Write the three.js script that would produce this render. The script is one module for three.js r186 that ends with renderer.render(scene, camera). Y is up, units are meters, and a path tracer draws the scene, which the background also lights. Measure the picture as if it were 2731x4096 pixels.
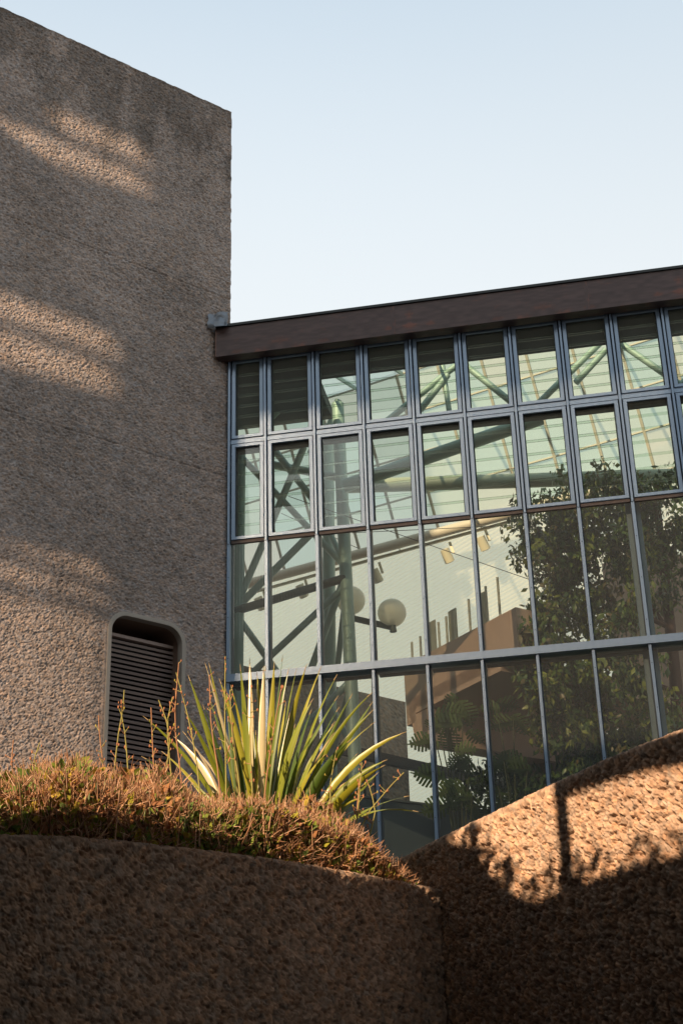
import * as THREE from 'three';
import { mergeGeometries } from 'three/addons/utils/BufferGeometryUtils.js';

// ---------------------------------------------------------------- camera, sky, sun, exposure
const scene = new THREE.Scene();
const R = Math.PI / 180;
const camera = new THREE.PerspectiveCamera(36.517, 682 / 1024, 0.1, 2000);
camera.position.set(0, 1.6, 0);
camera.rotation.order = 'YXZ';
camera.rotation.set(25.834 * R, 0, -1.702 * R);
scene.add(camera);

const EXPOSURE = 1.75;
const SUN_HEADING = 210, SUN_ELEVATION = 24;
const sunDir = new THREE.Vector3(Math.sin(SUN_HEADING * R) * Math.cos(SUN_ELEVATION * R), Math.sin(SUN_ELEVATION * R), -Math.cos(SUN_HEADING * R) * Math.cos(SUN_ELEVATION * R));
{ // thin high haze: white low down, pale blue higher up, brighter on the sun's side
  const w = 512, h = 256, d = new Float32Array(w * h * 4), v = new THREE.Vector3();
  const lerp = (a, b, t) => a + (b - a) * t, ss = (a, b, x) => { x = Math.min(1, Math.max(0, (x - a) / (b - a))); return x * x * (3 - 2 * x); };
  for (let j = 0; j < h; j++) for (let i = 0; i < w; i++) {
    const el = ((j + 0.5) / h - 0.5) * Math.PI, az = ((i + 0.5) / w - 0.5) * 2 * Math.PI;
    v.set(Math.cos(el) * Math.cos(az), Math.sin(el), Math.cos(el) * Math.sin(az));
    const e = el / R, t = ss(25, 64, e), ang = v.angleTo(sunDir) / R;
    const wisp = 0.03 * Math.sin(v.x * 7 + 3 * v.y) * Math.sin(v.z * 5 + v.y * 9);
    const glow = 0.55 * Math.exp(-Math.pow(ang / 48, 2)) + 0.8 * Math.exp(-Math.pow(ang / 16, 2));
    const c = [lerp(0.90, 0.33, t), lerp(0.945, 0.51, t), lerp(0.965, 0.70, t)].map((x, k) => (x * (1 + wisp) + glow * [1, 0.93, 0.82][k]) / EXPOSURE);
    const k = (j * w + i) * 4; d[k] = c[0]; d[k + 1] = c[1]; d[k + 2] = c[2]; d[k + 3] = 1;
  }
  const sky = new THREE.DataTexture(d, w, h, THREE.RGBAFormat, THREE.FloatType);
  sky.mapping = THREE.EquirectangularReflectionMapping; sky.magFilter = THREE.LinearFilter; sky.minFilter = THREE.LinearFilter; sky.wrapS = THREE.RepeatWrapping; sky.needsUpdate = true;
  scene.background = sky; scene.environment = sky;
}
const sun = new THREE.DirectionalLight(new THREE.Color().setRGB(1, 0.71, 0.46), 5);
sun.position.copy(sunDir).multiplyScalar(80); sun.castShadow = true; sun.shadow.radius = 0.8;
sun.shadow.mapSize.set(4096, 4096);
Object.assign(sun.shadow.camera, { left: -40, right: 40, top: 40, bottom: -40, near: 1, far: 200 });
scene.add(sun, sun.target);

const renderer = new THREE.WebGLRenderer({ antialias: true });
renderer.setSize(682, 1024);
renderer.toneMapping = THREE.LinearToneMapping;
renderer.toneMappingExposure = EXPOSURE;
renderer.shadowMap.enabled = true;

// ---------------------------------------------------------------- helpers
let seed = 7;
const rnd = () => { seed = (seed + 0x6D2B79F5) | 0; let t = Math.imul(seed ^ (seed >>> 15), 1 | seed); t = (t + Math.imul(t ^ (t >>> 7), 61 | t)) ^ t; return ((t ^ (t >>> 14)) >>> 0) / 4294967296; };
const rr = (a, b) => a + (b - a) * rnd();
const pick = (a) => a[Math.floor(rnd() * a.length)];
const hash2 = (i, j, s = 0) => { let n = Math.imul(i, 374761393) ^ Math.imul(j, 668265263) ^ Math.imul(s + 11, 1274126177); n = Math.imul(n ^ (n >>> 13), 1274126177); return ((n ^ (n >>> 16)) >>> 0) / 4294967296; };
function vn(x, y, s = 0) { // value noise 0..1
  const i = Math.floor(x), j = Math.floor(y); let f = x - i, g = y - j; f = f * f * (3 - 2 * f); g = g * g * (3 - 2 * g);
  const a = hash2(i, j, s), b = hash2(i + 1, j, s), c = hash2(i, j + 1, s), d = hash2(i + 1, j + 1, s);
  return a + (b - a) * f + (c - a) * g + (a - b - c + d) * f * g;
}
function cell(x, y, s = 0) { // distance to the nearest scattered point, and its random number
  const i = Math.floor(x), j = Math.floor(y); let best = 9, id = 0;
  for (let a = -1; a < 2; a++) for (let b = -1; b < 2; b++) {
    const px = i + a + hash2(i + a, j + b, s), py = j + b + hash2(i + a, j + b, s + 1), d = (px - x) ** 2 + (py - y) ** 2;
    if (d < best) { best = d; id = hash2(i + a, j + b, s + 2); }
  }
  return [Math.sqrt(best), id];
}
const sstep = (a, b, x) => { x = Math.min(1, Math.max(0, (x - a) / (b - a))); return x * x * (3 - 2 * x); };
const V = (x, y, z) => new THREE.Vector3(x, y, z);
const lin = (r, g, b) => new THREE.Color().setRGB(r, g, b);
const std = (r, g, b, rough = 0.8, metal = 0, more = {}) => new THREE.MeshStandardMaterial({ color: lin(r, g, b), roughness: rough, metalness: metal, ...more });
const phys = (r, g, b, rough, more = {}) => new THREE.MeshPhysicalMaterial({ color: lin(r, g, b), roughness: rough, ...more });
const taken = {};
const numbered = (n) => { const k = (taken[n] = (taken[n] ?? -1) + 1); return k ? `${n}_${String(k).padStart(3, '0')}` : n; };
function tag(o, label, category, group) { o.userData.label = label; o.userData.category = category; if (group) o.userData.group = group; return o; }
function thing(name, label, category, pos = [0, 0, 0], turn = 0, group) {
  const o = new THREE.Group(); o.name = numbered(name); o.position.set(...pos); o.rotation.y = turn; scene.add(o); return tag(o, label, category, group);
}
function part(parent, name, geo, mat, label) {
  const m = new THREE.Mesh(geo, mat); m.name = name; m.castShadow = m.receiveShadow = true; parent.add(m); if (label) m.userData.label = label; return m;
}
const box = (x0, x1, y0, y1, z0, z1) => new THREE.BoxGeometry(x1 - x0, y1 - y0, z1 - z0).translate((x0 + x1) / 2, (y0 + y1) / 2, (z0 + z1) / 2);
function bar(a, b, r, r2 = r, seg = 8) { // a round bar from a to b
  const d = b.clone().sub(a), l = d.length(), g = new THREE.CylinderGeometry(r2, r, l, seg, 1);
  g.applyQuaternion(new THREE.Quaternion().setFromUnitVectors(V(0, 1, 0), d.normalize())); return g.translate((a.x + b.x) / 2, (a.y + b.y) / 2, (a.z + b.z) / 2);
}
function beam(a, b, wide, tall) { // a rectangular bar from a to b, its tall side upright
  const d = b.clone().sub(a), l = d.length(), g = new THREE.BoxGeometry(l, tall, wide), m = new THREE.Matrix4(), x = d.normalize(), z = V(0, 1, 0).cross(x).negate().normalize(), y = z.clone().cross(x);
  m.makeBasis(x, y, z); g.applyMatrix4(m); return g.translate((a.x + b.x) / 2, (a.y + b.y) / 2, (a.z + b.z) / 2);
}
function grid(nu, nv, fn) { // a sheet of nu x nv cells; fn gives [position, colour] or null for a hole
  const pos = [], col = [], idx = [], at = new Int32Array((nu + 1) * (nv + 1)).fill(-1);
  for (let j = 0; j <= nv; j++) for (let i = 0; i <= nu; i++) {
    const r = fn(i / nu, j / nv, i, j); if (!r) continue;
    at[j * (nu + 1) + i] = pos.length / 3; pos.push(r[0].x, r[0].y, r[0].z); col.push(...r[1]);
  }
  for (let j = 0; j < nv; j++) for (let i = 0; i < nu; i++) {
    const a = at[j * (nu + 1) + i], b = at[j * (nu + 1) + i + 1], c = at[(j + 1) * (nu + 1) + i + 1], d = at[(j + 1) * (nu + 1) + i];
    if (a >= 0 && b >= 0 && c >= 0 && d >= 0) idx.push(a, b, c, a, c, d);
  }
  const g = new THREE.BufferGeometry(); g.setAttribute('position', new THREE.Float32BufferAttribute(pos, 3)); g.setAttribute('color', new THREE.Float32BufferAttribute(col, 3)); g.setIndex(idx); g.computeVertexNormals(); return g;
}
function tinted(geo, c) { // a plain geometry ready to be merged with grid() sheets
  const n = geo.attributes.position.count, a = new Float32Array(n * 3); for (let i = 0; i < n; i++) a.set(c, i * 3);
  geo.setAttribute('color', new THREE.BufferAttribute(a, 3)); geo.deleteAttribute('uv'); return geo;
}
const concreteMat = new THREE.MeshStandardMaterial({ vertexColors: true, roughness: 0.95 });

// ---------------------------------------------------------------- the frames of reference
const TH = -0.1780, O = V(-1.643, 0, -20.594);              // foot of the glazed front's first mullion, and how the front is turned
const fx = V(Math.cos(TH), 0, -Math.sin(TH)), fz = V(Math.sin(TH), 0, Math.cos(TH));
const F = (u, y, w) => O.clone().addScaledVector(fx, u).addScaledVector(fz, -w).setY(y);   // along the front, up, behind the front -> world
const offs = new Map();
function inside(name, label, category, [u, y, w], group) { const p = F(u, y, w), g = thing(name, label, category, [p.x, p.y, p.z], TH, group); offs.set(g, V(u, y, -w)); return g; }
function ipart(g, name, geo, mat, label) { const o = offs.get(g); return part(g, name, geo.translate(-o.x, -o.y, -o.z), mat, label); }
const L = (u, y, w) => V(u, y, -w);

// ================================================================ ground and planter
{
  const g = new THREE.Mesh(new THREE.PlaneGeometry(600, 600).rotateX(-Math.PI / 2), std(0.16, 0.13, 0.11, 0.95)); g.name = 'ground'; g.userData.kind = 'structure'; g.receiveShadow = true; scene.add(g);
}
const parapetLine = new THREE.CatmullRomCurve3([[-3.6, -7.9], [-2.9, -7.6], [-2.3, -7.48], [-1.713, -7.485], [-1.303, -7.594], [-0.896, -7.833], [-0.53, -8.067], [-0.145, -8.378], [0.127, -8.636], [0.415, -8.923], [0.53, -9.04]].map(([x, z]) => V(x, 0, z)));
const sideLine = new THREE.CatmullRomCurve3([[-0.75, -11.8], [-0.25, -10.65], [0.176, -9.712], [0.515, -8.98], [0.824, -8.357], [1.09, -7.834], [1.337, -7.382], [1.584, -7.02], [1.95, -6.45], [2.4, -5.7]].map(([x, z]) => V(x, 0, z)));
{
  const s = new THREE.Shape(), pts = [];
  for (let i = 0; i <= 20; i++) { const p = parapetLine.getPointAt(i / 20); pts.push([p.x, p.z - 0.12]); }
  for (let i = 10; i >= 0; i--) { const p = sideLine.getPointAt(i / 10 * 0.42); pts.push([p.x + 0.05, p.z]); }
  pts.push([2, -19.4], [-9, -19.4], [-9, -8.5]);
  s.setFromPoints(pts.map(([x, z]) => new THREE.Vector2(x, -z)));
  const g = new THREE.Mesh(new THREE.ExtrudeGeometry(s, { depth: 0.3, bevelEnabled: false }).rotateX(-Math.PI / 2).translate(0, 3.1, 0), std(0.06, 0.045, 0.035, 1)); g.name = 'planter_soil'; g.userData.kind = 'structure'; g.castShadow = g.receiveShadow = true; scene.add(g);
}

// hammered concrete: how deep the surface is bitten at (a, b) metres, 0..1, and the colour of what lies there
// broken aggregate: every stone has its own height, tilt and colour, with crevices between and some stones knocked out
function chips(x, y, s) {
  const i = Math.floor(x), j = Math.floor(y); let d1 = 9, d2 = 9, h = 0, id = 0;
  for (let a = -1; a < 2; a++) for (let b = -1; b < 2; b++) {
    const px = i + a + hash2(i + a, j + b, s), py = j + b + hash2(i + a, j + b, s + 1), dx = x - px, dy = y - py, d = Math.sqrt(dx * dx + dy * dy);
    if (d < d1) { d2 = d1; d1 = d; id = hash2(i + a, j + b, s + 2); const t = hash2(i + a, j + b, s + 3); h = id + dx * (t - 0.5) * 1.3 + dy * (hash2(i + a, j + b, s + 4) - 0.5) * 1.3; } else if (d < d2) d2 = d;
  }
  return [sstep(0, 0.28, d2 - d1), h, id, hash2(Math.floor(id * 9973), 7, s + 5)];
}
// how deep the surface is bitten at (a, b) metres, 0 = proud, 1 = deep
function bite(a, b, s, f) {
  const wx = a + 0.35 / f * (vn(a * f * 1.6, b * f * 1.6, s + 3) - 0.5), wy = b + 0.35 / f * (vn(a * f * 1.6, b * f * 1.6, s + 4) - 0.5);
  const [e, h, id] = chips(wx * f, wy * f, s), [e2, h2] = chips(a * f * 2.1, b * f * 2.1, s + 30), n = vn(a * f * 0.45, b * f * 0.45, s + 5);
  const hole = sstep(0.56, 0.74, 0.62 * vn(a * f * 1.75, b * f * 1.75, s + 50) + 0.38 * vn(a * f * 3.6, b * f * 3.6, s + 51));   // knocked-out pits, ragged and narrow
  return Math.min(1, Math.max(0, 0.16 * (1 - e) + 0.20 * (1 - h) + 0.12 * (1 - e2) + 0.18 * (1 - h2) + 0.12 * n + 0.42 * hole));
}
function stone(a, b, s, base, f, vary = 0.5) {
  const wx = a + 0.35 / f * (vn(a * f * 1.6, b * f * 1.6, s + 3) - 0.5), wy = b + 0.35 / f * (vn(a * f * 1.6, b * f * 1.6, s + 4) - 0.5);
  const [e, , id, hue] = chips(wx * f, wy * f, s), [, , id2] = chips(a * f * 2.1, b * f * 2.1, s + 30), big = vn(a * 1.3, b * 1.3, s + 21), mid = vn(a * 5, b * 5, s + 23);
  const k = 1 + 0.22 * (big - 0.5) + 0.2 * (mid - 0.5) + (hue - 0.5) * vary * e + (id2 - 0.5) * vary * 0.8, warm = (hash2(Math.floor(id * 7919), 3, s) - 0.5) * 0.24 * e;
  return [base[0] * k * (1 + warm), base[1] * k, base[2] * k * (1 - warm)];
}
function roughWall(name, label, category, line, t0, t1, top, fineTo, round, thick, amp, f, base, step, s, towards) {
  const len = line.getLength(), n = Math.round((t1 - t0) * len / step), prof = [];
  for (let x = -thick; x < -round; x += 0.02) prof.push([x, top, 0, 1]);
  for (let k = 0; k <= 8; k++) { const a = Math.PI / 2 * (1 - k / 8); prof.push([-round + round * Math.cos(a), top - round + round * Math.sin(a), Math.cos(a), Math.sin(a)]); }
  for (let y = top - round - step; y > fineTo; y -= step) prof.push([0, y, 1, 0]);
  const sides = [], at = [];
  for (let i = 0; i <= n; i++) { const t = t0 + (t1 - t0) * i / n, p = line.getPointAt(t), d = line.getTangentAt(t), nn = V(d.z, 0, -d.x).normalize(); if (nn.dot(towards) < 0) nn.negate(); at.push(p); sides.push(nn); }
  const fine = grid(n, prof.length - 1, (_, __, i, j) => {
    const [o, y, on, uy] = prof[j], p = at[i], q = sides[i], a = t0 * len + i * step, b = y - o, soft = 0.35 + 0.65 * sstep(0, 0.07, top - y);
    const h = -amp * soft * bite(a, b, s, f);
    return [V(p.x + q.x * (o + on * h), y + uy * h, p.z + q.z * (o + on * h)), stone(a, b, s, base, f, 0.7)];
  });
  const slabs = [];
  for (let i = 0; i < 14; i++) { // the plain lower body under the part the lens reaches
    const A = line.getPointAt(t0 + (t1 - t0) * i / 14), B = line.getPointAt(t0 + (t1 - t0) * (i + 1) / 14), q = sides[Math.round((i + 0.5) / 14 * n)], m = A.clone().add(B).multiplyScalar(0.5), l = A.distanceTo(B) + 0.04;
    slabs.push(tinted(new THREE.BoxGeometry(l, fineTo + 0.1, thick - 0.02).rotateY(Math.atan2(-(B.z - A.z), B.x - A.x)).translate(m.x - q.x * (thick / 2 + 0.02), (fineTo + 0.1) / 2, m.z - q.z * (thick / 2 + 0.02)), base));
    slabs.push(tinted(new THREE.BoxGeometry(l, top - fineTo - 0.13, thick - 0.1).rotateY(Math.atan2(-(B.z - A.z), B.x - A.x)).translate(m.x - q.x * (thick / 2 + 0.035), (fineTo + 0.1 + top - 0.03) / 2, m.z - q.z * (thick / 2 + 0.035)), base));
  }
  const m = new THREE.Mesh(mergeGeometries([fine, ...slabs]), concreteMat); m.name = name; m.castShadow = m.receiveShadow = true; scene.add(m); return tag(m, label, category);
}
roughWall('parapet_wall', 'dark curved rough concrete planter wall below the brown hedge', 'wall', parapetLine, 0.05, 0.995, 3.545, 2.45, 0.04, 0.2, 0.042, 27, [0.34, 0.242, 0.175], 0.0057, 1, V(0, 0, 1));
roughWall('retaining_wall', 'brown hammered concrete wall at right with patches of sunlight', 'wall', sideLine, 0.12, 0.92, 3.85, 2.3, 0.07, 0.3, 0.046, 27, [0.375, 0.255, 0.178], 0.0054, 40, V(-1, 0, 0));

// ================================================================ the concrete tower
{
  const turn = 37.58 * R, t = thing('concrete_tower', 'tall hammered concrete tower with rounded louvred vent on the left', 'building', [O.x, 3.3, O.z], turn);
  const top = 15.82, base = [0.285, 0.235, 0.205], W = 4.9, y0 = 3.5, y1 = top, st = 0.0124;                     // heights above the tower's foot
  const vent = { x0: -1.905, x1: -0.755, y0: 3.2, y1: 6.33, r: 0.27 };
  const inVent = (x, y, m) => { const cx = Math.min(Math.max(x, vent.x0 + vent.r), vent.x1 - vent.r), cy = Math.min(y, vent.y1 - vent.r); return Math.hypot(x - cx, y - cy) < vent.r + m && y > vent.y0; };
  const ca = Math.cos(-0.35), sa = Math.sin(-0.35);
  const front = grid(Math.round(W / st), Math.round((y1 - y0) / st), (a, b) => {
    const x = -W + a * W, y = y0 + b * (y1 - y0);
    if (inVent(x, y, 0.0)) return null;
    const p = (x * ca + y * sa), q = (-x * sa + y * ca), edge = sstep(0, 0.05, -x) * sstep(0, 0.05, top - y) * (inVent(x, y, 0.07) ? 0.1 : 1);
    const h = bite(p * 0.5, q, 80, 38);
    // black weathering runs down from the coping in ragged patches
    const run = vn(x * 3.1, y * 0.9, 91) * 0.55 + vn(x * 9, y * 4, 92) * 0.3 + vn(x * 40, y * 40, 93) * 0.3, stain = 0.38 * sstep(0.46, 0.78, run + 0.28 - (top - y) * 0.22) + 0.16 * sstep(0.5, 0.8, vn(x * 0.9, y * 0.5, 94) * 0.7 + vn(x * 9, y * 9, 95) * 0.35);
    const lift = (Math.abs(y - 12.06) < 0.012 || Math.abs(y - 8.9) < 0.009) ? 0.011 : 0;   // daywork joints
    const c = stone(p * 0.5, q, 80, base, 38, 0.62), k = 1 - stain;
    const nick = 0.011 * sstep(0.35, 0.8, vn(y * 14, 5, 97)) * sstep(0.04, 0, -x), dip = 0.011 * sstep(0.35, 0.8, vn(x * 12, 8, 98)) * sstep(0.04, 0, top - y);
    return [V(x - nick, y - dip, -0.032 * h * edge - lift), [c[0] * k, c[1] * k, c[2] * k * (1 - 0.05 * stain)]];
  });
  const body = [box(-11, -4.88, 0, top, -9, -0.012), box(-4.9, -0.012, 0, y0 + 0.02, -9, -0.012), box(-4.9, -0.012, y0, top - 0.012, -9, -0.75), box(-4.9, vent.x0 - 0.02, y0, top - 0.012, -0.76, -0.045), box(vent.x1 + 0.02, -0.012, y0, top - 0.012, -0.76, -0.045), box(vent.x0 - 0.02, vent.x1 + 0.02, vent.y1 + 0.02, top - 0.012, -0.76, -0.045)].map((g) => tinted(g, base));
  part(t, 'wall', mergeGeometries([front, ...body]), concreteMat);
  // the vent: a cast surround, the reveal behind it and a stack of slats
  const outline = (m) => { const s = new THREE.Path(), { x0, x1, y0: b, y1: c, r } = vent, a = r + m; s.moveTo(x0 - m, b); s.lineTo(x0 - m, c - r); s.absarc(x0 + r, c - r, a, Math.PI, Math.PI / 2, true); s.lineTo(x1 - r, c + m); s.absarc(x1 - r, c - r, a, Math.PI / 2, 0, true); s.lineTo(x1 + m, b); return s; };
  const ring = (a, b, z0, z1) => { const s = new THREE.Shape(); outline(a).getPoints(14).forEach((p, i) => (i ? s.lineTo(p.x, p.y) : s.moveTo(p.x, p.y))); outline(b).getPoints(14).reverse().forEach((p) => s.lineTo(p.x, p.y)); return new THREE.ExtrudeGeometry(s, { depth: z1 - z0, bevelEnabled: true, bevelSize: 0.006, bevelThickness: 0.006, bevelSegments: 2, curveSegments: 14 }).translate(0, 0, z0); };
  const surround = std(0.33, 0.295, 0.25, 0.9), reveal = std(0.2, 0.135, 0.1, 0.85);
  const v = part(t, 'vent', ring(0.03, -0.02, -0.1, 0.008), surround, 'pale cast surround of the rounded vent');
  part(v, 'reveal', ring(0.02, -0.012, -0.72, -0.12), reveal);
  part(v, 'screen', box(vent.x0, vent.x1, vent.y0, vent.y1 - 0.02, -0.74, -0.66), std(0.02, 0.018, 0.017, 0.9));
  const slat = new THREE.BoxGeometry(vent.x1 - vent.x0 - 0.03, 0.034, 0.07).rotateX(0.45), slatMats = [std(0.25, 0.2, 0.18, 0.55, 0.15), std(0.22, 0.175, 0.16, 0.6, 0.15), std(0.28, 0.22, 0.195, 0.5, 0.15)];
  for (let y = vent.y1 - 0.3; y > 3.4; y -= 0.069) part(v, 'slat', slat.clone().translate((vent.x0 + vent.x1) / 2, y, -0.27), pick(slatMats));
  part(v, 'slat_rail', box(vent.x0 + 0.005, vent.x1 - 0.005, vent.y1 - 0.25, vent.y1 - 0.205, -0.31, -0.23), std(0.3, 0.23, 0.2, 0.6));
}

// ================================================================ the glazed front of the conservatory
const frameMat = phys(0.205, 0.285, 0.385, 0.36, { metalness: 0.3, clearcoat: 0.2, clearcoatRoughness: 0.3 });
const darkFrame = std(0.045, 0.058, 0.075, 0.6, 0.2), gasket = std(0.012, 0.014, 0.017, 0.8), brownTrim = std(0.09, 0.065, 0.055, 0.6, 0.2);
const glassMat = phys(0.975, 0.99, 0.965, 0, { transmission: 0.972, thickness: 0, ior: 1.5 });
const louvreGlass = phys(0.90, 0.945, 0.905, 0.0, { transmission: 0.97, thickness: 0, ior: 1.5 });
const glassEdge = phys(0.035, 0.085, 0.06, 0.25);
const steelGreen = std(0.27, 0.38, 0.335, 0.5, 0.1), steelCream = std(0.46, 0.42, 0.33, 0.55), steelDark = std(0.05, 0.075, 0.065, 0.55);
const MU = [0, 0.557]; for (let i = 1; i < 12; i++) MU.push(0.557 + 0.75 * i);
const yTop = 14.2, yMid = 12.76, yLow = 11.19, yBar = 9.005, yBase = 3.3;
const hall = inside('conservatory', 'glazed conservatory with blue grey frames and rust brown roof edge', 'building', [0, 3.3, 0]);
const END = MU[MU.length - 1];
{
  // the folded metal roof edge, its rust in patches
  const n = 512, d = new Uint8Array(n * 128 * 4);
  for (let j = 0; j < 128; j++) for (let i = 0; i < n; i++) {
    const x = i / n * 8, y = j / 128 * 2, r = sstep(0.62, 0.86, vn(x * 3, y * 6, 5) * 0.6 + vn(x * 14, y * 3, 6) * 0.35 + vn(x * 50, y * 30, 7) * 0.16), g = 0.85 + 0.3 * vn(x * 40, y * 9, 8);
    const c = [72 + 28 * r, 58 + 6 * r, 56 - 3 * r]; d.set([c[0] * g, c[1] * g, c[2] * g, 255], (j * n + i) * 4);
  }
  const tex = new THREE.DataTexture(d, n, 128); tex.colorSpace = THREE.SRGBColorSpace; tex.magFilter = THREE.LinearFilter; tex.wrapS = tex.wrapT = THREE.MirroredRepeatWrapping; tex.repeat.set(1 / 8, 1 / 2); tex.needsUpdate = true;
  const rust = new THREE.MeshStandardMaterial({ map: tex, roughness: 0.55, metalness: 0.25 });
  const s = new THREE.Shape(); [[-0.275, 14.16], [-0.275, 14.66], [-0.255, 14.70], [-0.1, 14.74], [0.35, 14.76], [0.35, 14.7], [-0.06, 14.66], [-0.235, 14.62], [-0.235, 14.2], [-0.10, 14.2], [-0.10, 14.16]].forEach(([w, y], i) => (i ? s.lineTo(w, y) : s.moveTo(w, y)));
  // profile is drawn in (depth, height) and run along the front
  const g = new THREE.ExtrudeGeometry(s, { depth: END + 0.45, bevelEnabled: true, bevelSize: 0.006, bevelThickness: 0.006, bevelSegments: 1 }).rotateY(Math.PI / 2).translate(-0.155, 0, 0);
  const fascia = ipart(hall, 'fascia', g, rust, 'rust brown metal roof edge');
  for (let u = 2.6; u < END; u += 2.9) ipart(hall, 'fascia_joint', box(u - 0.03, u + 0.03, 14.165, 14.65, 0.2815, 0.2845), rust);
  ipart(hall, 'drip_edge', box(-0.165, END + 0.28, 14.672, 14.715, 0.262, 0.302), std(0.012, 0.016, 0.016, 0.5, 0.2));
  const endPlate = ipart(hall, 'fascia_end', box(-0.172, -0.156, 14.165, 14.65, -0.05, 0.28), std(0.14, 0.075, 0.055, 0.6, 0.2));
  ipart(hall, 'soffit', box(-0.1, END, 14.205, 14.26, -0.85, 0.24), std(0.02, 0.022, 0.023, 0.85));
  ipart(hall, 'gutter_beam', box(-0.1, END, 14.262, 14.62, -0.92, -0.42), std(0.03, 0.042, 0.042, 0.7));
  ipart(hall, 'dark_cap_panel', box(-2.5, 1.15, 14.3, 14.5, -2.3, -0.93), std(0.035, 0.045, 0.042, 0.8));  // opaque dark panel placed to darken the leftmost top panes
  const lead = std(0.17, 0.19, 0.215, 0.5, 0.3);
  // lead sheet dressed over the roof edge and up the tower, creased by hand
  const sheet = (x0, x1, y0, y1, z, tilt, sd) => { const g = new THREE.PlaneGeometry(x1 - x0, y1 - y0, 12, 12), p = g.attributes.position; for (let k = 0; k < p.count; k++) { const x = p.getX(k), y = p.getY(k); p.setXYZ(k, x + 0.02 * (vn(y * 20, 1, sd) - 0.5), y + 0.03 * (vn(x * 16, 2, sd) - 0.5), 0.05 * (vn(x * 13, y * 13, sd) - 0.5) + tilt * y); } g.computeVertexNormals(); return g.translate((x0 + x1) / 2, (y0 + y1) / 2, z); };
  lead.side = THREE.DoubleSide;
  ipart(hall, 'flashing', sheet(-0.28, 0.03, 14.66, 14.93, 0.33, -0.1, 301), lead, 'crumpled grey lead flashing against the tower');
  ipart(hall, 'flashing', sheet(-0.17, 0.0, 14.63, 14.85, 0.37, -0.35, 302), lead);
  ipart(hall, 'jamb', box(-0.115, -0.025, yBase, 14.2, -0.2, 0.03), darkFrame);
  // mullions: a rib on a wider dark back
  MU.forEach((u, i) => {
    const g = [box(u - 0.015, u + 0.015, yLow - 0.12, 14.2, -0.02, 0.085), box(u - 0.022, u + 0.022, yBar + 0.062, yLow - 0.12, -0.02, 0.07), box(u - 0.019, u + 0.019, yBase, yBar - 0.062, -0.02, 0.07)];
    const m = ipart(hall, 'mullion', mergeGeometries(g), frameMat);
    const o = offs.get(hall);
    part(m, 'mullion_back', box(u - 0.034, u + 0.034, yBase, 14.2, -0.16, -0.021).translate(-o.x, -o.y, -o.z), darkFrame);
    if (i === 8) ipart(hall, 'steel_post', box(u - 0.10, u + 0.10, yBase, 14.2, -0.42, -0.17), std(0.12, 0.165, 0.19, 0.5, 0.2));
    const sg = []; for (let y = 6.2; y < 11; y += 0.62) if (Math.abs(y - yBar) > 0.2) sg.push(new THREE.CylinderGeometry(0.006, 0.006, 0.006, 6).rotateX(Math.PI / 2).translate(u - o.x, y - o.y, 0.073 - o.z));
    part(m, 'screws', mergeGeometries(sg), gasket).userData.kind = 'stuff';
  });
  // horizontal members, one length in each bay
  for (let i = 0; i < MU.length - 1; i++) {
    const a = MU[i] + 0.02, b = MU[i + 1] - 0.02, c = MU[i] + 0.03, e = MU[i + 1] - 0.03;
    ipart(hall, 'transom', mergeGeometries([box(a, b, yMid - 0.03, yMid + 0.022, -0.01, 0.05), box(a, b, yMid + 0.03, yMid + 0.052, -0.01, 0.03)]), frameMat);
    ipart(hall, 'transom_back', box(c + 0.006, e - 0.006, yMid - 0.055, yMid + 0.055, -0.27, -0.165), darkFrame);
    ipart(hall, 'sill', box(c, e, yLow - 0.1, yLow - 0.05, -0.02, 0.03), brownTrim);
    ipart(hall, 'transom_back', box(c + 0.006, e - 0.006, yBar - 0.06, yBar + 0.055, -0.3, -0.165), darkFrame);
    // fixed panes
    for (const [p0, p1] of [[yBar + 0.055, yLow - 0.1], [yBase + 0.1, yBar - 0.055]]) {
      const o = offs.get(hall), m = part(hall, 'glass_pane', new THREE.BoxGeometry(b - a - 0.02, p1 - p0, 0.006), glassMat); m.position.set((a + b) / 2 - o.x, (p0 + p1) / 2 - o.y, 0.011 - o.z); m.rotation.set(rr(-0.004, 0.004), rr(-0.006, 0.006), 0);
    }
    // louvre windows
    for (const [y0, y1] of [[yMid + 0.062, yTop - 0.012], [yLow - 0.045, yMid - 0.042]]) {
      const x0 = MU[i] + 0.037, x1 = MU[i + 1] - 0.037, fw = 0.05, bw = 0.045;
      const sh = new THREE.Shape(); sh.moveTo(x0, y0); sh.lineTo(x1, y0); sh.lineTo(x1, y1); sh.lineTo(x0, y1); const ho = new THREE.Path(); ho.moveTo(x0 + fw, y0 + bw); ho.lineTo(x0 + fw, y1 - bw); ho.lineTo(x1 - fw, y1 - bw); ho.lineTo(x1 - fw, y0 + bw); sh.holes.push(ho);
      const f = ipart(hall, 'louvre_window', new THREE.ExtrudeGeometry(sh, { depth: 0.05, bevelEnabled: true, bevelSize: 0.004, bevelThickness: 0.006, bevelSegments: 1 }).translate(0, 0, -0.005), frameMat), o = offs.get(hall);
      const gi = [box(x0 + fw - 0.02, x0 + fw + 0.014, y0 + bw, y1 - bw, -0.09, 0.02), box(x1 - fw - 0.014, x1 - fw + 0.02, y0 + bw, y1 - bw, -0.09, 0.02), box(x0 + fw + 0.015, x1 - fw - 0.015, y1 - bw - 0.012, y1 - bw + 0.02, -0.09, 0.02), box(x0 + fw + 0.015, x1 - fw - 0.015, y0 + bw - 0.02, y0 + bw + 0.01, -0.09, 0.02)];
      part(f, 'gasket', mergeGeometries(gi).translate(-o.x, -o.y, -o.z), gasket);
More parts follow.
